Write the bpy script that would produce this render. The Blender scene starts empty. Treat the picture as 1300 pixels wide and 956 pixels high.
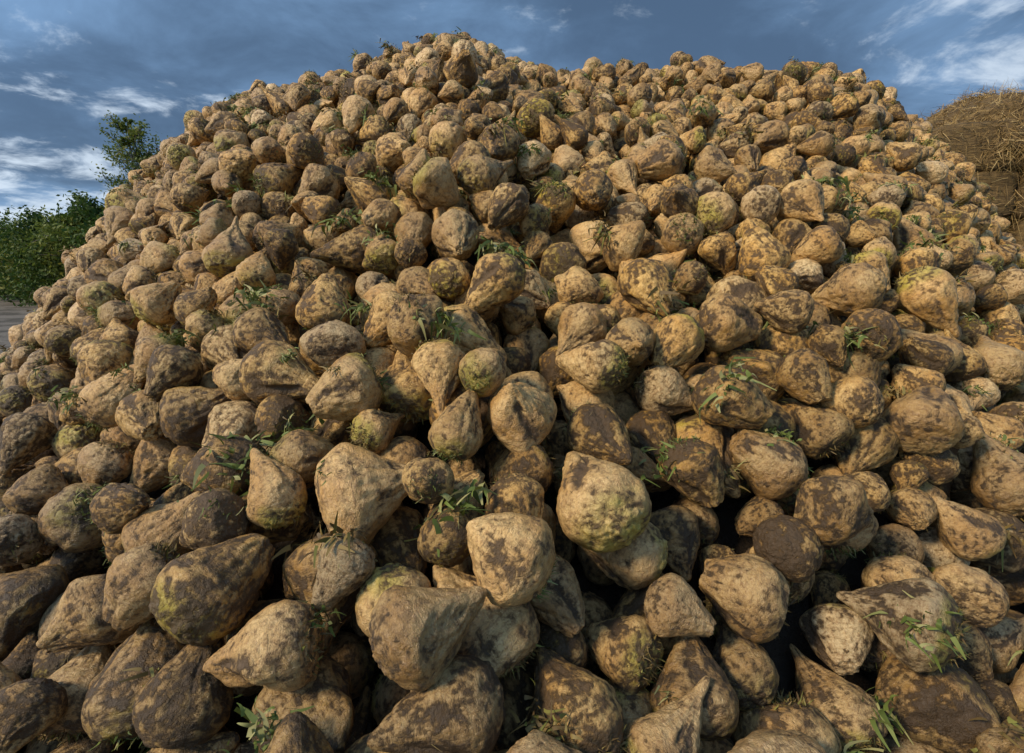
import bpy, bmesh, math, random
import numpy as np
from mathutils import Vector, Quaternion, Euler
rng=np.random.default_rng(7); random.seed(7)
scene=bpy.context.scene
scene.view_settings.view_transform='Standard'
scene.view_settings.look='None'; scene.view_settings.exposure=0
COL=scene.collection

# ---------------- noise ----------------
_perm=np.random.default_rng(1).random((64,64,64))
def vnoise(p):
    i=np.floor(p).astype(int); f=p-i; f=f*f*f*(f*(f*6-15)+10)
    i0=i&63; i1=(i+1)&63
    def g(a,b,c): return _perm[a,b,c]
    x,y,z=f[:,0],f[:,1],f[:,2]
    a=g(i0[:,0],i0[:,1],i0[:,2])*(1-x)+g(i1[:,0],i0[:,1],i0[:,2])*x
    b=g(i0[:,0],i1[:,1],i0[:,2])*(1-x)+g(i1[:,0],i1[:,1],i0[:,2])*x
    c=g(i0[:,0],i0[:,1],i1[:,2])*(1-x)+g(i1[:,0],i0[:,1],i1[:,2])*x
    d=g(i0[:,0],i1[:,1],i1[:,2])*(1-x)+g(i1[:,0],i1[:,1],i1[:,2])*x
    e=a*(1-y)+b*y; h=c*(1-y)+d*y
    return (e*(1-z)+h*z)*2-1
def fbm(p,o=3):
    s=0;a=1;t=0
    for k in range(o):
        s=s+a*vnoise(p*(2.03**k)+17.3*k); t+=a; a*=.5
    return s/t
def sstep(a,b,x):
    t=np.clip((x-a)/(b-a),0,1); return t*t*(3-2*t)

# ---------------- node helpers ----------------
def newmat(name):
    m=bpy.data.materials.new(name); m.use_nodes=True
    nt=m.node_tree; nt.nodes.clear()
    out=nt.nodes.new('ShaderNodeOutputMaterial'); b=nt.nodes.new('ShaderNodeBsdfPrincipled')
    nt.links.new(b.outputs[0],out.inputs[0]); return m,nt,b
def N(nt,t,**k):
    n=nt.nodes.new(t)
    for a,v in k.items(): setattr(n,a,v)
    return n
def setin(nt,sock,v):
    if hasattr(v,'node'): nt.links.new(v,sock)
    else: sock.default_value=v
def noise(nt,vec,scale,detail=4,rough=.55,dist=0):
    n=N(nt,'ShaderNodeTexNoise'); setin(nt,n.inputs['Vector'],vec)
    n.inputs['Scale'].default_value=scale;n.inputs['Detail'].default_value=detail
    n.inputs['Roughness'].default_value=rough;n.inputs['Distortion'].default_value=dist
    return n.outputs['Fac']
def math_(nt,op,a,b=0.0,c=0.0,clamp=False):
    n=N(nt,'ShaderNodeMath',operation=op,use_clamp=clamp)
    setin(nt,n.inputs[0],a);setin(nt,n.inputs[1],b);setin(nt,n.inputs[2],c); return n.outputs[0]
def mixc(nt,f,a,b):
    n=N(nt,'ShaderNodeMix',data_type='RGBA'); setin(nt,n.inputs[0],f)
    setin(nt,n.inputs[6],a if hasattr(a,'node') else (*a,1)); setin(nt,n.inputs[7],b if hasattr(b,'node') else (*b,1))
    return n.outputs[2]
def maprange(nt,v,a,b,c=0.,d=1.):
    n=N(nt,'ShaderNodeMapRange',interpolation_type='SMOOTHSTEP'); setin(nt,n.inputs[0],v)
    setin(nt,n.inputs[1],a);setin(nt,n.inputs[2],b);n.inputs[3].default_value=c;n.inputs[4].default_value=d
    return n.outputs[0]
def vmul(nt,v,xyz):
    n=N(nt,'ShaderNodeVectorMath',operation='MULTIPLY'); setin(nt,n.inputs[0],v); n.inputs[1].default_value=xyz; return n.outputs[0]

# ---------------- beet material ----------------
mb,nt,bs=newmat('beet_skin')
loc=N(nt,'ShaderNodeAttribute',attribute_name='loc').outputs['Vector']
crown=N(nt,'ShaderNodeAttribute',attribute_name='crown').outputs['Fac']
cav=N(nt,'ShaderNodeAttribute',attribute_name='cav').outputs['Fac']
oi=N(nt,'ShaderNodeObjectInfo').outputs['Random']
gpos=N(nt,'ShaderNodeNewGeometry').outputs['Position']
gsep=N(nt,'ShaderNodeSeparateXYZ'); nt.links.new(gpos,gsep.inputs[0])
low=maprange(nt,gsep.outputs[2],.35,1.8,1.,0.)     # shade painted into beet colour towards the heap foot, with a little more mud
def rnd(k):
    return math_(nt,'FRACT',math_(nt,'MULTIPLY',oi,k))
off=N(nt,'ShaderNodeCombineXYZ'); setin(nt,off.inputs[0],math_(nt,'MULTIPLY',oi,91.));setin(nt,off.inputs[1],math_(nt,'MULTIPLY',rnd(13.7),77.));setin(nt,off.inputs[2],math_(nt,'MULTIPLY',rnd(31.1),63.))
P=N(nt,'ShaderNodeVectorMath',operation='ADD'); setin(nt,P.inputs[0],loc);setin(nt,P.inputs[1],off.outputs[0]);P=P.outputs[0]
r1,r2,r3,r4=rnd(7.31),rnd(17.9),rnd(43.3),rnd(97.7)
n1=noise(nt,P,1.0,2,.5,.5); n2=noise(nt,P,2.5,7,.74,1.0); n3=noise(nt,P,13,4,.75,.5)
Pr=vmul(nt,P,(1.5,1.5,3.6)); rings=noise(nt,Pr,2.2,5,.74,1.2)
clean=mixc(nt,maprange(nt,n1,.35,.65),(0.66,0.42,0.150),(0.52,0.28,0.070))
clean=mixc(nt,maprange(nt,r1,.78,1.15),clean,(0.72,0.56,0.31))
clean=mixc(nt,maprange(nt,n3,.44,.68,0,.7),clean,(0.30,0.14,0.034))
clean=mixc(nt,maprange(nt,rings,.50,.66,0,.6),clean,(0.26,0.125,0.034))
d=math_(nt,'ADD',n2,math_(nt,'MULTIPLY',n1,.36))
d=math_(nt,'ADD',d,math_(nt,'MULTIPLY',n3,.36))
d=math_(nt,'ADD',d,math_(nt,'MULTIPLY',rings,.42))
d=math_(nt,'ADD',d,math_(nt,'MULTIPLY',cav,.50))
d=math_(nt,'ADD',d,math_(nt,'MULTIPLY',math_(nt,'SUBTRACT',r2,.5),.26))
d=math_(nt,'ADD',d,math_(nt,'MULTIPLY',maprange(nt,crown,.6,1.),.14))
d=math_(nt,'ADD',d,math_(nt,'MULTIPLY',low,.05))
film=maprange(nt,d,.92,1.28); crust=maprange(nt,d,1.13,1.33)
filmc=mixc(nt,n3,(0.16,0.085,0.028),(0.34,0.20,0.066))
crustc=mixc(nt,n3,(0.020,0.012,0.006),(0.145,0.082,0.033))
gm=math_(nt,'MULTIPLY',maprange(nt,math_(nt,'ADD',math_(nt,'MULTIPLY',crown,.6),math_(nt,'MULTIPLY',n1,.8)),.70,1.02),maprange(nt,r3,.50,.8))
c=mixc(nt,math_(nt,'MULTIPLY',gm,.8),clean,mixc(nt,n2,(0.27,0.24,0.02),(0.60,0.50,0.06)))
c=mixc(nt,math_(nt,'MULTIPLY',film,math_(nt,'SUBTRACT',.85,math_(nt,'MULTIPLY',gm,.3))),c,filmc)
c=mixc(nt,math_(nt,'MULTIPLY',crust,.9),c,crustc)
hv=N(nt,'ShaderNodeHueSaturation'); setin(nt,hv.inputs['Color'],c)
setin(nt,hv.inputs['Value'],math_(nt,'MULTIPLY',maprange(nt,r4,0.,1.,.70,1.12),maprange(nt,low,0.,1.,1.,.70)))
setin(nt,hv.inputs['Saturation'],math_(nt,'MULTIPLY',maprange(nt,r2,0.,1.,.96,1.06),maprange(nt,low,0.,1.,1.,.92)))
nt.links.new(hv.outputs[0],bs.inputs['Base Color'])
setin(nt,bs.inputs['Roughness'],math_(nt,'SUBTRACT',maprange(nt,film,0.,1.,.34,.62),math_(nt,'MULTIPLY',low,.06))); bs.inputs['Specular IOR Level'].default_value=.5
hgt=math_(nt,'ADD',math_(nt,'MULTIPLY',crust,.6),n3)
hgt=math_(nt,'ADD',hgt,math_(nt,'MULTIPLY',rings,1.1))
bp=N(nt,'ShaderNodeBump'); bp.inputs['Strength'].default_value=.85; bp.inputs['Distance'].default_value=.006
setin(nt,bp.inputs['Height'],hgt); nt.links.new(bp.outputs[0],bs.inputs['Normal'])

def leafmat(name,ca,cb,cc,scale=1.,trans=.0):
    m,nt,b=newmat(name)
    g=N(nt,'ShaderNodeAttribute',attribute_name='rnd').outputs['Fac']
    c=mixc(nt,maprange(nt,g,0.,.6),ca,cb); c=mixc(nt,maprange(nt,g,.6,1.),c,cc)
    nt.links.new(c,b.inputs['Base Color']); b.inputs['Roughness'].default_value=.6; b.inputs['Specular IOR Level'].default_value=.3
    if trans>0:
        t=N(nt,'ShaderNodeBsdfTranslucent'); nt.links.new(c,t.inputs[0]); mx=N(nt,'ShaderNodeMixShader'); mx.inputs[0].default_value=trans
        nt.links.new(b.outputs[0],mx.inputs[1]);nt.links.new(t.outputs[0],mx.inputs[2]); nt.links.new(mx.outputs[0],nt.nodes['Material Output'].inputs[0])
    return m
m_stub=leafmat('dry_stalk',(0.09,0.055,0.02),(0.19,0.13,0.04),(0.18,0.18,0.04))
m_green=leafmat('beet_leaf',(0.06,0.085,0.018),(0.14,0.175,0.035),(0.34,0.31,0.13),trans=.12)
m_straw=leafmat('straw',(0.13,0.075,0.025),(0.30,0.19,0.065),(0.46,0.33,0.14))
m_fol=leafmat('foliage',(0.022,0.055,0.010),(0.06,0.11,0.018),(0.13,0.16,0.03),trans=.3)
m_birch=leafmat('birch_foliage',(0.07,0.11,0.02),(0.15,0.19,0.035),(0.30,0.28,0.06),trans=.35)

# ---------------- mesh helpers ----------------
def mesh_np(name,v,faces,attrs=None,mats=(),smooth=False,mi=None):
    me=bpy.data.meshes.new(name); v=np.asarray(v,dtype=np.float32)
    k=faces.shape[1]; nf=len(faces)
    me.vertices.add(len(v)); me.vertices.foreach_set('co',v.ravel())
    me.loops.add(nf*k); me.loops.foreach_set('vertex_index',faces.astype(np.int32).ravel())
    me.polygons.add(nf); me.polygons.foreach_set('loop_start',np.arange(0,nf*k,k,dtype=np.int32))
    me.polygons.foreach_set('loop_total',np.full(nf,k,dtype=np.int32))
    me.update(calc_edges=True); me.validate()
    for m in mats: me.materials.append(m)
    if attrs:
        for kx,a in attrs.items():
            a=np.asarray(a,dtype=np.float32)
            if a.ndim==2:
                at=me.attributes.new(kx,'FLOAT_VECTOR','POINT'); at.data.foreach_set('vector',a.ravel())
            else:
                at=me.attributes.new(kx,'FLOAT','POINT'); at.data.foreach_set('value',a)
    if smooth: me.polygons.foreach_set('use_smooth',np.ones(len(me.polygons),dtype=bool))
    if mi is not None: me.polygons.foreach_set('material_index',np.asarray(mi,dtype=np.int32))
    me.update(); return me
def ribbons(base,direc,length,width,droop,seg=3,r=None):
    n=len(base); r=r or rng
    side=np.cross(direc,r.normal(size=(n,3))); side/=np.linalg.norm(side,axis=1)[:,None]+1e-9
    V=np.zeros((n,(seg+1)*2,3))
    bend=r.normal(size=(n,3))*.35
    for s in range(seg+1):
        t=s/seg
        p=base+direc*(length*t)[:,None]+bend*(length*t*t)[:,None]; p[:,2]-=droop*length*t*t
        w=width*(1-.75*t*t)*.5
        V[:,2*s]=p-side*w[:,None]; V[:,2*s+1]=p+side*w[:,None]
    q=np.array([[2*s,2*s+1,2*s+3,2*s+2] for s in range(seg)])
    F=(np.arange(n)[:,None,None]*((seg+1)*2)+q[None]).reshape(-1,4)
    return V.reshape(-1,3),F,np.repeat(r.random(n),(seg+1)*2)
def unit(a): return a/(np.linalg.norm(a,axis=-1,keepdims=True)+1e-9)

# ---------------- beet variants ----------------
bm=bmesh.new(); bmesh.ops.create_icosphere(bm,subdivisions=6,radius=1); bm.verts.ensure_lookup_table()
UN=np.array([v.co[:] for v in bm.verts]); TF=np.array([[v.index for v in f.verts] for f in bm.faces]); bm.free()
NV=44
beetcol=bpy.data.collections.new('sugar_beet_shapes')
spheres=[]
for k in range(NV):
    r=np.random.default_rng(300+k)
    n=UN; z=n[:,2]; o=r.random(3)*40
    a=r.uniform(.24,.54); W=r.uniform(.72,.86)
    prof=a+(1-a)*sstep(-1.12,r.uniform(.25,.7),z)
    ov=r.uniform(.86,1.)
    x=n[:,0]*prof*W; y=n[:,1]*prof*W*ov
    zz=np.where(z<0, z*(1+r.uniform(-.10,.16)*z*z), z*r.uniform(.72,.90))
    tail=r.choice([0,.06,.12,.2,.28]); zz=zz-tail*sstep(.88,1.,-z)
    if r.random()<.35:
        cz=r.uniform(-.92,-.74); zz=np.maximum(zz,cz+.03*fbm(n*5+o,2)+.15*x)
    big=np.sin((n@unit(r.normal(size=3)))*2.2+r.uniform(0,6))*.5+np.sin((n@unit(r.normal(size=3)))*3.4+r.uniform(0,6))*.4
    med=fbm(n*2.3+o+5,2); fin=fbm(n*8+o+9,3)
    disp=.065*big+.050*med+.016*fin
    phi=np.arctan2(n[:,1],n[:,0])+r.uniform(-.8,.8)*z+med*.3
    g=np.exp(-(np.sin(phi-r.uniform(0,3))/.25)**2)*sstep(-1,-.5,z)*sstep(.6,.0,z)*r.uniform(.02,.10)
    ph2=np.exp(-(np.sin(phi*1.5-r.uniform(0,3))/.16)**2)*sstep(-.95,-.5,z)*sstep(.5,0,z)*r.uniform(0,.035)
    rg=.008*np.sin(zz*r.uniform(16,24)+med*6)*sstep(.6,0,z)
    cm=sstep(.66,.9,z)
    cr=cm*(.08*fbm(n*6+o+3,3)+.03*fbm(n*17+o,2))
    kn=0
    for q in range(r.integers(1,5) if r.random()<.28 else 0):
        dd=unit(r.normal(size=3)); kn=kn+r.uniform(.10,.28)*np.exp(-((n-dd)**2).sum(1)/r.uniform(.06,.18))
    disp=disp-g-ph2+rg+cr+kn
    p=np.stack([x,y,zz],1)+n*disp[:,None]*np.array([1,1,.6])
    if r.random()<.5:
        cut=r.uniform(.58,.72); lim=cut+.03*fbm(n*7+o,3)+r.uniform(-.12,.12)*p[:,0]
        p[:,2]=np.where(p[:,2]>lim,lim+(p[:,2]-lim)*.35,p[:,2])
    bd=r.uniform(-.14,.14); p[:,0]+=bd*p[:,2]**2
    p[:,2]-= (p[:,2].max()+p[:,2].min())/2
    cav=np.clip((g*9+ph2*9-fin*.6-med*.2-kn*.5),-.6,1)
    crw=sstep(-.2,1,z)
    V=p; mi=np.zeros(len(TF)); loc=p.copy(); rr=np.zeros(len(p)); tri=TF
    L=V.shape[0]
    if r.random()<.75:
        cand=np.where(z>.80)[0]; m=r.integers(70,220); idx=r.choice(cand,m)
        bd_=unit(n[idx]*.35+r.normal(size=(m,3))*.5+np.array([0,0,.15]))
        rv,rf,rq=ribbons(p[idx]-n[idx]*.02,bd_,r.uniform(.05,.17,m),r.uniform(.012,.045,m),0,2,r)
        rt=np.concatenate([rf[:,[0,1,2]],rf[:,[0,2,3]]])+L
        V=np.concatenate([V,rv]); tri=np.concatenate([TF,rt]); mi=np.concatenate([mi,np.full(len(rt),2 if r.random()<.25 else 1)])
        z0=np.zeros(len(rv)); cav=np.concatenate([cav,z0]); crw=np.concatenate([crw,z0+1]); rr=np.concatenate([rr,rq])
    idx=r.choice(np.where((z<.3)&(g>.01))[0] if (g>.01).any() else np.arange(len(z)),r.integers(6,30))
    m=len(idx); rv,rf,rq=ribbons(p[idx],unit(n[idx]*.25+r.normal(size=(m,3))*.5),r.uniform(.05,.15,m),np.full(m,.009),0,2,r)
    rt=np.concatenate([rf[:,[0,1,2]],rf[:,[0,2,3]]])+len(V)
    V=np.concatenate([V,rv]); tri=np.concatenate([tri,rt]); mi=np.concatenate([mi,np.ones(len(rt))]); z0=np.zeros(len(rv))
    loc=V.copy(); cav=np.concatenate([cav,z0]); crw=np.concatenate([crw,z0]); rr=np.concatenate([rr,rq*.5])
    me=mesh_np('beet_shape',V,tri,dict(loc=loc,crown=crw,cav=cav,rnd=rr),[mb,m_stub,m_green],True,mi)
    ob=bpy.data.objects.new('sugar_beet_shape_%02d'%k,me); beetcol.objects.link(ob)
    zmn,zmx=p[:,2].min(),p[:,2].max(); sp=[]
    for f in (.12,.27,.42,.57,.72,.86):
        zc=zmn+f*(zmx-zmn); s=np.abs(p[:,2]-zc)<.06*(zmx-zmn)
        cx,cy=p[s,0].mean(),p[s,1].mean(); rad=np.sqrt((p[s,0]-cx)**2+(p[s,1]-cy)**2).mean()
        rad=min(rad,min(f,1-f)*(zmx-zmn)*1.05); sp.append((cx,cy,zc,rad))
    spheres.append(np.array(sp))

# ---------------- heap height field ----------------
CELL=.014; X0,X1,Y0,Y1=-6.4,7.6,-1.2,9.4
nx=int((X1-X0)/CELL); ny=int((Y1-Y0)/CELL)
TAB=np.array([(-95,2.5,-1.2),(-70,4.6,-.8),(-55,5.4,-.1),(-44.9,5.94,.82),(-37.8,6.34,1.95),(-32.9,6.55,2.68),(-26.3,6.69,3.32),(-16.3,6.77,3.72),(-11,6.6,3.90),(-7.1,6.5,4.14),(-3,6.6,4.10),(1,6.8,3.94),
 (5.6,7.03,3.90),(19.2,7.41,4.02),(29.2,7.79,3.92),(35.4,7.74,3.30),(40.1,7.6,2.52),(43.8,7.36,1.80),(50,6.9,.95),(58,6.2,.15),(72,5.2,-.7),(95,2.5,-1.2)])
def heap(X,Y):
    az=np.degrees(np.arctan2(X,Y+.001)); rad=np.hypot(X,Y)
    azs=np.clip(az,-95,95)
    def smooth_tab(c):
        s=0
        for dlt,w in ((-2.5,.2),(-1.2,.2),(0,.2),(1.2,.2),(2.5,.2)): s=s+w*np.interp(azs+dlt,TAB[:,0],TAB[:,c])
        return s
    rc=smooth_tab(1); zc=smooth_tab(2)-.30
    t=rad/rc
    q=np.stack([X.ravel()*.6,Y.ravel()*.6,np.zeros(X.size)+3],1); nz=fbm(q,3).reshape(X.shape)
    front=1.7+(zc-1.7)*t-1.7*np.clip(1-t,0,1)**2.2
    back=zc-.35*np.clip(rad-rc,0,None)-.12*np.clip(rad-rc,0,None)**2
    h=np.where(t<1,front,back)+nz*.20*np.clip(t*2,0.2,1)
    h=np.where(np.abs(az)>92,0,h)
    return np.maximum(h,-.12)
gx=X0+(np.arange(nx)+.5)*CELL; gy=Y0+(np.arange(ny)+.5)*CELL
step=8
cgx=X0+np.arange(nx//step+2)*step*CELL; cgy=Y0+np.arange(ny//step+2)*step*CELL
CX,CY=np.meshgrid(cgx,cgy,indexing='ij'); HB=heap(CX,CY)
fx=(gx-X0)/(step*CELL); fy=(gy-Y0)/(step*CELL); ix=fx.astype(int); iy=fy.astype(int); tx=(fx-ix)[:,None]; ty=(fy-iy)[None]
B=(HB[ix][:,iy]*(1-tx)*(1-ty)+HB[ix+1][:,iy]*tx*(1-ty)+HB[ix][:,iy+1]*(1-tx)*ty+HB[ix+1][:,iy+1]*tx*ty)
H=np.maximum(B,0.0)
mask=(B>.0); mask[:20]=0;mask[-20:]=0;mask[:,:20]=0;mask[:,-20:]=0
cells=np.argwhere(mask); area=len(cells)*CELL*CELL
NB=min(int(area*138),18500)
GX,GY=np.gradient(B,CELL)
pos=[];rot=[];scl=[];idn=[]
for i in range(NB):
    pick=cells[rng.integers(0,len(cells),40)]
    th=H[pick[:,0],pick[:,1]]-B[pick[:,0],pick[:,1]]
    c=pick[np.argmin(th)]
    v=int(rng.integers(0,NV))
    rd_=math.hypot(gx[c[0]],gy[c[1]]); mean=.106-.014*min(1,max(0,(rd_-1.)/2.))
    S=float(np.clip(rng.normal(mean,.019),.050,.14))
    yaw=rng.uniform(0,2*math.pi); pt=rng.normal(0,.45)
    a=np.array([math.cos(yaw)*math.cos(pt),math.sin(yaw)*math.cos(pt),math.sin(pt)])
    a[2]+=(GX[c[0],c[1]]*a[0]+GY[c[0],c[1]]*a[1])*.9
    A=Vector(a).normalized(); Q=A.to_track_quat('Z','Y') @ Quaternion((0,0,1),rng.uniform(0,6.283))
    M=np.array(Q.to_matrix()); sp=spheres[v]; ctr=(sp[:,:3]@M.T)*S; rad=sp[:,3]*S
    ext=(np.abs(ctr[:,:2])+rad[:,None]).max(); m=int(ext/CELL)+1
    o=np.arange(-m,m+1)*CELL; OX,OY=np.meshgrid(o,o,indexing='ij')
    low=np.full(OX.shape,1e3); up=np.full(OX.shape,-1e3)
    for (cx,cy_,cz),rd in zip(ctr,rad):
        dd=rd*rd-(OX-cx)**2-(OY-cy_)**2; ok=dd>0; sq=np.sqrt(np.where(ok,dd,0))
        low=np.where(ok,np.minimum(low,cz-sq),low); up=np.where(ok,np.maximum(up,cz+sq),up)
    w=np.argwhere(low<500); lw=low[w[:,0],w[:,1]]; upv=up[w[:,0],w[:,1]]; w=w-m
    K=24; cand=c+rng.integers(-8,9,(K,2)); cand[0]=c
    cand[:,0]=np.clip(cand[:,0],m,nx-m-1); cand[:,1]=np.clip(cand[:,1],m,ny-m-1)
    I=cand[:,0][:,None]+w[:,0]; J=cand[:,1][:,None]+w[:,1]
    zc=(H[I,J]-lw[None]).max(1); sc=zc-B[cand[:,0],cand[:,1]]
    b=int(np.argmin(sc)); zz=zc[b]-.10*rad.max()
    if sc[b]>.45: continue
    I,J=I[b],J[b]; H[I,J]=np.maximum(H[I,J],zz+upv)
    pos.append((gx[cand[b,0]],gy[cand[b,1]],zz)); rot.append(Q.to_euler()[:]); scl.append(S); idn.append(v)

def instancer(name,pos,rot,scl,idn,coll):
    me=bpy.data.meshes.new(name); me.from_pydata(pos,[],[])
    at=me.attributes.new('rot','FLOAT_VECTOR','POINT'); at.data.foreach_set('vector',np.array(rot,dtype=np.float32).ravel())
    at=me.attributes.new('scl','FLOAT','POINT'); at.data.foreach_set('value',np.array(scl,dtype=np.float32))
    at=me.attributes.new('idn','INT','POINT'); at.data.foreach_set('value',np.array(idn,dtype=np.int32))
    ob=bpy.data.objects.new(name,me); COL.objects.link(ob)
    ng=bpy.data.node_groups.new(name+'_scatter','GeometryNodeTree')
    ng.interface.new_socket('Geometry',in_out='INPUT',socket_type='NodeSocketGeometry'); ng.interface.new_socket('Geometry',in_out='OUTPUT',socket_type='NodeSocketGeometry')
    gi=ng.nodes.new('NodeGroupInput');go=ng.nodes.new('NodeGroupOutput')
    ci=ng.nodes.new('GeometryNodeCollectionInfo'); ci.inputs['Collection'].default_value=coll; ci.inputs['Separate Children'].default_value=True; ci.inputs['Reset Children'].default_value=True
    ip=ng.nodes.new('GeometryNodeInstanceOnPoints'); ip.inputs['Pick Instance'].default_value=True
    def na(n,t):
        a=ng.nodes.new('GeometryNodeInputNamedAttribute'); a.data_type=t; a.inputs['Name'].default_value=n; return a.outputs['Attribute']
    er=ng.nodes.new('FunctionNodeEulerToRotation')
    ng.links.new(na('rot','FLOAT_VECTOR'),er.inputs[0]); ng.links.new(er.outputs[0],ip.inputs['Rotation'])
    ng.links.new(na('scl','FLOAT'),ip.inputs['Scale']); ng.links.new(na('idn','INT'),ip.inputs['Instance Index'])
    ng.links.new(gi.outputs[0],ip.inputs['Points']); ng.links.new(ci.outputs[0],ip.inputs['Instance']); ng.links.new(ip.outputs[0],go.inputs[0])
    md=ob.modifiers.new('scatter','NODES'); md.node_group=ng
    return ob
pile=instancer('sugar_beet_pile',pos,rot,scl,idn,beetcol)

# soil core under the beets
mc,nt,bs=newmat('soil'); gc=N(nt,'ShaderNodeNewGeometry').outputs['Position']
nn=noise(nt,gc,14,6,.7); nt.links.new(mixc(nt,nn,(0.012,0.008,0.004),(0.05,0.03,0.015)),bs.inputs['Base Color']); bs.inputs['Roughness'].default_value=.95
bp=N(nt,'ShaderNodeBump'); bp.inputs['Distance'].default_value=.04; setin(nt,bp.inputs['Height'],nn); nt.links.new(bp.outputs[0],bs.inputs['Normal'])
cn=CX.shape
V=np.stack([CX.ravel(),CY.ravel(),np.where(HB>0,HB,-.05).ravel()],1)
ii,jj=np.meshgrid(np.arange(cn[0]-1),np.arange(cn[1]-1),indexing='ij'); q=(ii*cn[1]+jj).ravel()
F=np.stack([q,q+cn[1],q+cn[1]+1,q+1],1); F=F[HB.ravel()[F].max(1)>0]
core=bpy.data.objects.new('pile_core',mesh_np('pile_core',V,F,None,[mc],True)); COL.objects.link(core); core.parent=pile

# ---------------- loose leaves ----------------
tcol=bpy.data.collections.new('leaf_scrap_shapes')
for k in range(14):
    r=np.random.default_rng(500+k); m=int(r.integers(35,80)); dry=k>=8
    base=r.normal(size=(m,3))*np.array([.03,.03,.008]); main=unit(np.array([r.normal(),r.normal(),.1]))
    dr=unit(main*.35+r.normal(size=(m,3))*.8+np.array([0,0,.10]))
    v,f,q=ribbons(base,dr,r.uniform(.012,.050,m),r.uniform(.004,.013,m),.6,4,r)
    ob=bpy.data.objects.new('leaf_scrap_shape_%02d'%k,mesh_np('leaf_scrap',v,f,dict(rnd=q),[m_stub if dry else m_green])); tcol.objects.link(ob)
lp=[];lr=[];ls=[];li=[]
def addleaf(x,y,s,k):
    i=int((x-X0)/CELL); j=int((y-Y0)/CELL)
    if not(3<i<nx-3 and 3<j<ny-3): return
    lp.append((x,y,float(H[i,j])-.006)); lr.append((rng.normal()*.3+.4,rng.normal()*.3,rng.uniform(0,6.28))); ls.append(s); li.append(k)
for q in range(1900):
    c=cells[rng.integers(0,len(cells))]; k=int(rng.integers(0,14)); addleaf(gx[c[0]],gy[c[1]],rng.uniform(.45,1.2),k)
for (x,y) in [(-.17,1.35),(-.62,1.15),(-.1,.95),(-.55,2.3),(-.03,1.9),(.75,.85),(.55,1.3),(.98,1.5),(-.9,1.7),(1.3,2.2),(1.4,2.3),(.5,2.7),(-1.2,2.4),(-1.5,3.4),(-.8,3.4),(.3,3.6),(-.4,1.6)]:
    for t in range(2): addleaf(x+rng.normal()*.03,y+rng.normal()*.03,rng.uniform(.9,1.35),int(rng.integers(0,8)))
scraps=instancer('beet_leaf_scraps',lp,lr,ls,li,tcol)

# ---------------- ground ----------------
mg,nt,bs=newmat('grass_ground'); gc=N(nt,'ShaderNodeNewGeometry').outputs['Position']
a=noise(nt,gc,.35,6,.6); b_=noise(nt,gc,6,8,.7)
c=mixc(nt,b_,(0.03,0.055,0.012),(0.10,0.12,0.03)); c=mixc(nt,maprange(nt,a,.45,.7),c,(0.11,0.085,0.045))
nt.links.new(c,bs.inputs['Base Color']); bs.inputs['Roughness'].default_value=.95
bp=N(nt,'ShaderNodeBump'); bp.inputs['Distance'].default_value=.05; setin(nt,bp.inputs['Height'],b_); nt.links.new(bp.outputs[0],bs.inputs['Normal'])
me=mesh_np('ground',[(-900,-900,-.01),(900,-900,-.01),(900,900,-.01),(-900,900,-.01)],np.array([[0,1,2,3]]),None,[mg])
COL.objects.link(bpy.data.objects.new('ground',me))
mt,nt,bs=newmat('dirt_track'); gc=N(nt,'ShaderNodeNewGeometry').outputs['Position']
b_=noise(nt,gc,3,9,.7); c=mixc(nt,b_,(0.07,0.058,0.045),(0.20,0.17,0.135)); c=mixc(nt,maprange(nt,noise(nt,gc,.7,5,.65),.46,.60),c,(0.05,0.04,0.026)); nt.links.new(c,bs.inputs['Base Color']); bs.inputs['Roughness'].default_value=.9
bp=N(nt,'ShaderNodeBump'); bp.inputs['Distance'].default_value=.06; setin(nt,bp.inputs['Height'],b_); nt.links.new(bp.outputs[0],bs.inputs['Normal'])
pts=[];fs=[]
for i,t in enumerate(np.linspace(-30,90,60)):
    cx=-9-t*.78 if t>0 else -9; wob=.4*math.sin(t*.3)
    pts+= [(cx-5.5+wob-(0 if t<20 else (t-20)*.1),t,-.004),(cx+7.5+.3*math.sin(t*.7),t,-.004)]
    if i: fs.append([2*i-2,2*i-1,2*i+1,2*i])
COL.objects.link(bpy.data.objects.new('dirt_track',mesh_np('dirt_track',pts,np.array(fs),None,[mt])))
r=np.random.default_rng(41); n=34000
tt=r.uniform(14,40,n); bx=-9-tt*.78-4.6+r.normal(size=n)*.3-np.abs(r.normal(size=n))*2.4
base=np.stack([bx,tt,np.full(n,-.01)],1)
v_,f_,q_=ribbons(base,unit(r.normal(size=(n,3))*.3+np.array([0,0,1.])),r.uniform(.10,.38,n),r.uniform(.012,.03,n),.2,2,r)
COL.objects.link(bpy.data.objects.new('grass_verge',mesh_np('grass_verge',v_,f_,dict(rnd=q_),[m_birch])))

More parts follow.
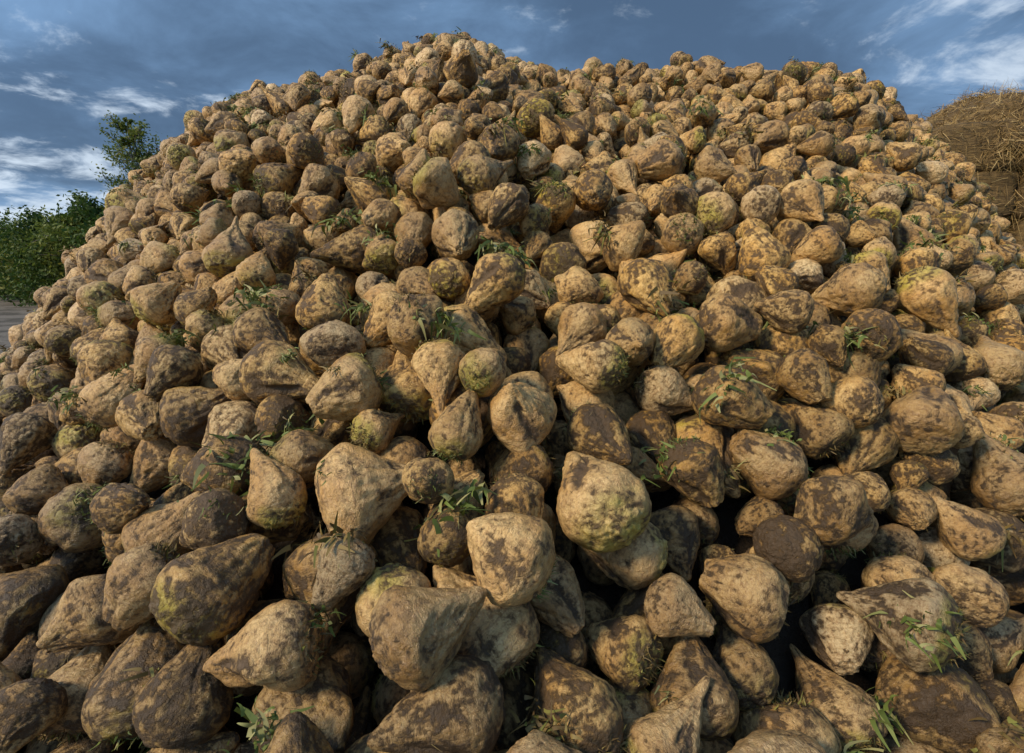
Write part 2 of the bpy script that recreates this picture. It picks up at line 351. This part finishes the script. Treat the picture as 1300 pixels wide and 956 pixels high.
# ---------------- trees ----------------
mk,nt,bs=newmat('bark'); gc=N(nt,'ShaderNodeNewGeometry').outputs['Position']
nt.links.new(mixc(nt,noise(nt,gc,8,5,.6),(0.05,0.04,0.03),(0.28,0.26,0.23)),bs.inputs['Base Color']); bs.inputs['Roughness'].default_value=.9
def tube(path,rad,sides=7):
    V=[];F=[]
    for i,(p,r_) in enumerate(zip(path,rad)):
        t=Vector(path[min(i+1,len(path)-1)])-Vector(path[max(i-1,0)]); qd=t.to_track_quat('Z','Y')
        for s in range(sides):
            V.append(tuple(Vector(p)+qd@Vector((r_*math.cos(s*6.283/sides),r_*math.sin(s*6.283/sides),0))))
    for i in range(len(path)-1):
        for s in range(sides): F.append([i*sides+s,i*sides+(s+1)%sides,(i+1)*sides+(s+1)%sides,(i+1)*sides+s])
    return V,F
def tree(name,x,y,h,cr,mat,seed,nleaf,low=.2,limbs=26,leaf=.12,up=(.35,.9)):
    r=np.random.default_rng(seed); V=[];F=[]
    def add(vf):
        o=len(V); V.extend(vf[0]); F.extend([[i+o for i in f] for f in vf[1]])
    lean=r.normal(size=2)*.03*h
    tp=[(lean[0]*t*t+.06*math.sin(5*t),lean[1]*t*t,h*.97*t) for t in np.linspace(0,1,9)]
    add(tube(tp,[.016*h*(1-.93*t) for t in np.linspace(0,1,9)]))
    tips=[]
    for i in range(limbs):
        t=low+(1-low)*(i+.5)/limbs; an=i*2.4+r.normal()*.4
        prof=(math.sin(math.pi*min(1,(t-low)/(1-low)*.88+.12))**.6)
        L=cr*prof*r.uniform(.6,1.2); k=min(int(t*8),7); b=np.array(tp[k])*(1-(t*8-k))+np.array(tp[k+1])*(t*8-k)
        dr=np.array([math.cos(an),math.sin(an),r.uniform(*up)])
        ps=[b+dr*L*s+np.array([0,0,-.15*L*s*s])+r.normal(size=3)*.04*L*s for s in np.linspace(0,1,5)]
        add(tube([tuple(q) for q in ps],[.006*h*(1-t*.6)*(1-.85*s) for s in np.linspace(0,1,5)],5))
        for s in (.45,.62,.8,1.):
            q=b+dr*L*s+np.array([0,0,-.15*L*s*s]); tips.append((q,L*.30*(1.1-.3*s)))
            sub=unit(r.normal(size=3)+np.array([0,0,.4])); e=q+sub*L*.35; add(tube([tuple(q),tuple((q+e)/2+r.normal(size=3)*.03),tuple(e)],[.003*h,.002*h,.001*h],4)); tips.append((e,L*.24))
    n=nleaf; ti=r.integers(0,len(tips),n); C=np.array([t[0] for t in tips])[ti]; S=np.array([t[1] for t in tips])[ti]
    sh=r.random(len(tips))[ti]
    P_=C+r.normal(size=(n,3))*S[:,None]*.62; P_[:,2]=np.maximum(P_[:,2],.1)
    u=unit(r.normal(size=(n,3))); w=unit(np.cross(u,r.normal(size=(n,3)))); sz=(leaf*r.uniform(.5,1.2,n))[:,None]
    LV=np.stack([P_-u*sz,P_+w*sz*.5,P_+u*sz,P_-w*sz*.5],1).reshape(-1,3); LF=np.arange(4*n).reshape(n,4)
    q=np.repeat(np.clip(sh*.6+r.random(n)*.4,0,1),4)
    e=bpy.data.objects.new(name,None); e.location=(x,y,-.01); COL.objects.link(e)
    me=bpy.data.meshes.new('trunk'); me.from_pydata(V,[],F); me.materials.append(mk)
    a=bpy.data.objects.new('trunk_and_limbs',me); a.parent=e; COL.objects.link(a)
    b=bpy.data.objects.new('crown',mesh_np('crown',LV,LF,dict(rnd=q),[mat])); b.parent=e; COL.objects.link(b)
tree('birch_tree',-17.4,25,8.3,1.1,m_birch,3,7500,.25,44,.075,(.6,1.5))
tree('birch_tree',-16.5,25.6,7.0,1.1,m_birch,5,7000,.2,36,.075,(.6,1.5))
bush=[(-16.9,22.5,4.2,1.8,0),(-18.4,23,4.0,2.0,1),(-20.2,24,3.4,2.1,0),(-22.3,25.2,3.1,2.1,1),(-24.6,26.8,2.6,2.2,0),(-27.8,28.8,2.7,2.3,1),(-31.5,31,2.6,2.4,0),(-36,34,3.1,2.6,0),(-15.3,24,4.0,1.8,1),(-13.5,27,4.2,2.0,0)]
for i,(x,y,h,cr,b_) in enumerate(bush):
    tree('hawthorn_bush',x,y,h,cr,m_birch if b_ else m_fol,20+i,12000,.04,26,.10)

r=np.random.default_rng(9); n=60000; ang=np.radians(r.uniform(-75,75,n)); D=170+r.normal(size=n)*6
top=5+4*fbm(np.stack([ang*14,ang*0,ang*0],1),4)+1.5*fbm(np.stack([ang*90,ang*0,ang*0],1),2)
P_=np.stack([np.sin(ang)*D,np.cos(ang)*D,r.random(n)**.7*top],1); u=unit(r.normal(size=(n,3))); w=unit(np.cross(u,r.normal(size=(n,3)))); sz=r.uniform(.4,1.1,n)[:,None]
LV=np.stack([P_-u*sz,P_+w*sz*.6,P_+u*sz,P_-w*sz*.6],1).reshape(-1,3)
COL.objects.link(bpy.data.objects.new('distant_tree_line',mesh_np('distant_tree_line',LV,np.arange(4*n).reshape(n,4),dict(rnd=np.repeat(r.random(n),4)),[m_fol])))

# ---------------- straw stack ----------------
ms,nt,bs=newmat('straw_bale'); gc=N(nt,'ShaderNodeNewGeometry').outputs['Position']
w1=noise(nt,vmul(nt,gc,(3,3,26)),2,6,.7,.8); w2=noise(nt,gc,1.1,4,.6)
c=mixc(nt,maprange(nt,w1,.35,.65),(0.06,0.035,0.012),(0.24,0.15,0.05)); c=mixc(nt,maprange(nt,w2,.4,.7,0,.6),c,(0.09,0.055,0.02))
nt.links.new(c,bs.inputs['Base Color']); bs.inputs['Roughness'].default_value=.85
bp=N(nt,'ShaderNodeBump'); bp.inputs['Distance'].default_value=.04; setin(nt,bp.inputs['Height'],w1); nt.links.new(bp.outputs[0],bs.inputs['Normal'])
stack=bpy.data.objects.new('straw_bale_stack',None); stack.location=(9.9,11.4,0); stack.rotation_euler=(0,0,math.radians(-24)); stack.scale=(1.04,1.04,1.0); COL.objects.link(stack)
SV=[];SD=[]
def bale(cx,cy,cz,sx,sy,sz,seed):
    bm=bmesh.new(); bmesh.ops.create_cube(bm,size=2); bmesh.ops.subdivide_edges(bm,edges=bm.edges[:],cuts=16,use_grid_fill=True)
    v=np.array([q.co[:] for q in bm.verts]); e=8.; ln=(np.abs(v)**e).sum(1)**(1/e); v=v/ln[:,None]*1.02
    nn=unit(v**5+1e-6*v); p=v*np.array([sx,sy,sz])/2; p+=nn*(.05*fbm(p*3+seed*3.3,3)+.02*fbm(p*12+seed,2))[:,None]
    p-=nn*(.03*np.exp(-(np.sin(p[:,0]*math.pi/.45)/.12)**2))[:,None]
    p+=np.array([cx,cy,cz])
    for q,co in zip(bm.verts,p): q.co=co
    me=bpy.data.meshes.new('bale'); bm.to_mesh(me); bm.free(); me.materials.append(ms)
    me.polygons.foreach_set('use_smooth',np.ones(len(me.polygons),dtype=bool))
    o=bpy.data.objects.new('bale',me); o.parent=stack; COL.objects.link(o)
    r=np.random.default_rng(seed); k=r.integers(0,len(p),2200); SV.append(p[k]+r.normal(size=(2200,3))*.03); SD.append(unit(r.normal(size=(2200,3))+nn[k]*.35))
sd=0
for tier in range(5):
    nb=2 if tier<4 else 1
    for rowy in range(3):
        for bx_ in range(nb):
            sd+=1; L=2.45
            cx=(bx_-(nb-1)/2)*2.5+rng.normal()*.06+(0 if tier<4 else -.2)
            bale(cx,(rowy-1)*1.22+rng.normal()*.05,.43+tier*.86,L,1.2,.87,sd)
bm=bmesh.new(); bmesh.ops.create_icosphere(bm,subdivisions=5,radius=1)
v=np.array([q.co[:] for q in bm.verts]); p=v*np.array([2.5,1.9,1.15]); p[:,2]=np.where(p[:,2]<0,p[:,2]*.5,p[:,2]); p+=v*(.26*fbm(v*3+2,4))[:,None]; p[:,2]+=.43+4*.86-.35; p[:,2]+=.35*np.exp(-((p[:,0]+.3)/.7)**2)
for q,co in zip(bm.verts,p): q.co=co
me=bpy.data.meshes.new('straw_cap'); bm.to_mesh(me); bm.free(); me.materials.append(ms); o=bpy.data.objects.new('loose_straw_cap',me); o.parent=stack; COL.objects.link(o)
r=np.random.default_rng(77); k=r.integers(0,len(p),42000); SV.append(p[k]+r.normal(size=(42000,3))*.05); SD.append(unit(r.normal(size=(42000,3))+v[k]*.15))
SV=np.concatenate(SV);SD=np.concatenate(SD); n=len(SV)
v_,f_,q_=ribbons(SV,SD,rng.uniform(.10,.30,n),rng.uniform(.006,.013,n),.4,2)
o=bpy.data.objects.new('loose_straw',mesh_np('loose_straw',v_,f_,dict(rnd=q_),[m_straw])); o.parent=stack; COL.objects.link(o)

# ---------------- light & sky ----------------
sun_el=math.radians(37); sx,sy=-.86,-.51
L=bpy.data.lights.new('sun','SUN'); L.energy=4.0; L.angle=math.radians(11); L.color=(1,.85,.63)
so=bpy.data.objects.new('sun',L); COL.objects.link(so)
tv=Vector((sx*math.cos(sun_el),sy*math.cos(sun_el),math.sin(sun_el))).normalized(); so.rotation_euler=tv.to_track_quat('Z','Y').to_euler(); so.location=(-10,-8,12)
wd=bpy.data.worlds.new('World'); scene.world=wd; wd.use_nodes=True; nt=wd.node_tree; nt.nodes.clear()
out=N(nt,'ShaderNodeOutputWorld'); sky=N(nt,'ShaderNodeTexSky',sky_type='NISHITA',sun_disc=False); sky.sun_elevation=sun_el; sky.sun_rotation=math.atan2(sx,sy)
b1=N(nt,'ShaderNodeBackground'); b1.inputs[1].default_value=.10; nt.links.new(sky.outputs[0],b1.inputs[0])
tc=N(nt,'ShaderNodeTexCoord').outputs['Generated']
sp=N(nt,'ShaderNodeSeparateXYZ'); nt.links.new(tc,sp.inputs[0])
zz=math_(nt,'ADD',math_(nt,'MAXIMUM',sp.outputs[2],0.),.22)
cb=N(nt,'ShaderNodeCombineXYZ'); setin(nt,cb.inputs[0],math_(nt,'DIVIDE',sp.outputs[0],zz)); setin(nt,cb.inputs[1],math_(nt,'DIVIDE',sp.outputs[1],zz)); cb.inputs[2].default_value=3.1
C=cb.outputs[0]
ca=noise(nt,C,.75,5,.52,.3); cb2=noise(nt,C,2.1,7,.60,.35); cb3=noise(nt,C,3.7,7,.62,.5)
tone=math_(nt,'ADD',math_(nt,'MULTIPLY',ca,.6),math_(nt,'MULTIPLY',cb2,.4))
cloud=mixc(nt,maprange(nt,tone,.40,.62),(0.075,0.135,0.235),(0.20,0.35,0.58))
hor=maprange(nt,sp.outputs[2],.10,.36,1.,0.)
west=maprange(nt,sp.outputs[0],-.75,-.30,1.,0.)     # broken bright cloud low in the west
wsum=math_(nt,'ADD',math_(nt,'ADD',math_(nt,'MULTIPLY',cb2,.5),math_(nt,'MULTIPLY',cb3,.5)),math_(nt,'ADD',math_(nt,'MULTIPLY',hor,.05),math_(nt,'MULTIPLY',math_(nt,'MULTIPLY',hor,west),.10)))
wt=math_(nt,'MULTIPLY',maprange(nt,wsum,.545,.67),.9)
cloud=mixc(nt,wt,cloud,(0.66,0.77,0.90))
dt=N(nt,'ShaderNodeVectorMath',operation='DOT_PRODUCT'); nt.links.new(tc,dt.inputs[0]); dt.inputs[1].default_value=tv[:]
glow=maprange(nt,dt.outputs['Value'],.1,1.,1.,2.6)
b2=N(nt,'ShaderNodeBackground'); nt.links.new(cloud,b2.inputs[0]); setin(nt,b2.inputs[1],glow)
mx=N(nt,'ShaderNodeMixShader'); mx.inputs[0].default_value=.92; nt.links.new(b1.outputs[0],mx.inputs[1]);nt.links.new(b2.outputs[0],mx.inputs[2]); nt.links.new(mx.outputs[0],out.inputs[0])

# ---------------- camera ----------------
cd=bpy.data.cameras.new('camera'); cd.lens=18; cd.sensor_width=36; cd.clip_end=3000; cd.clip_start=.02
co=bpy.data.objects.new('camera',cd); COL.objects.link(co); co.location=(0,0,1.7); co.rotation_euler=(math.radians(90-11.96),0,0); scene.camera=co
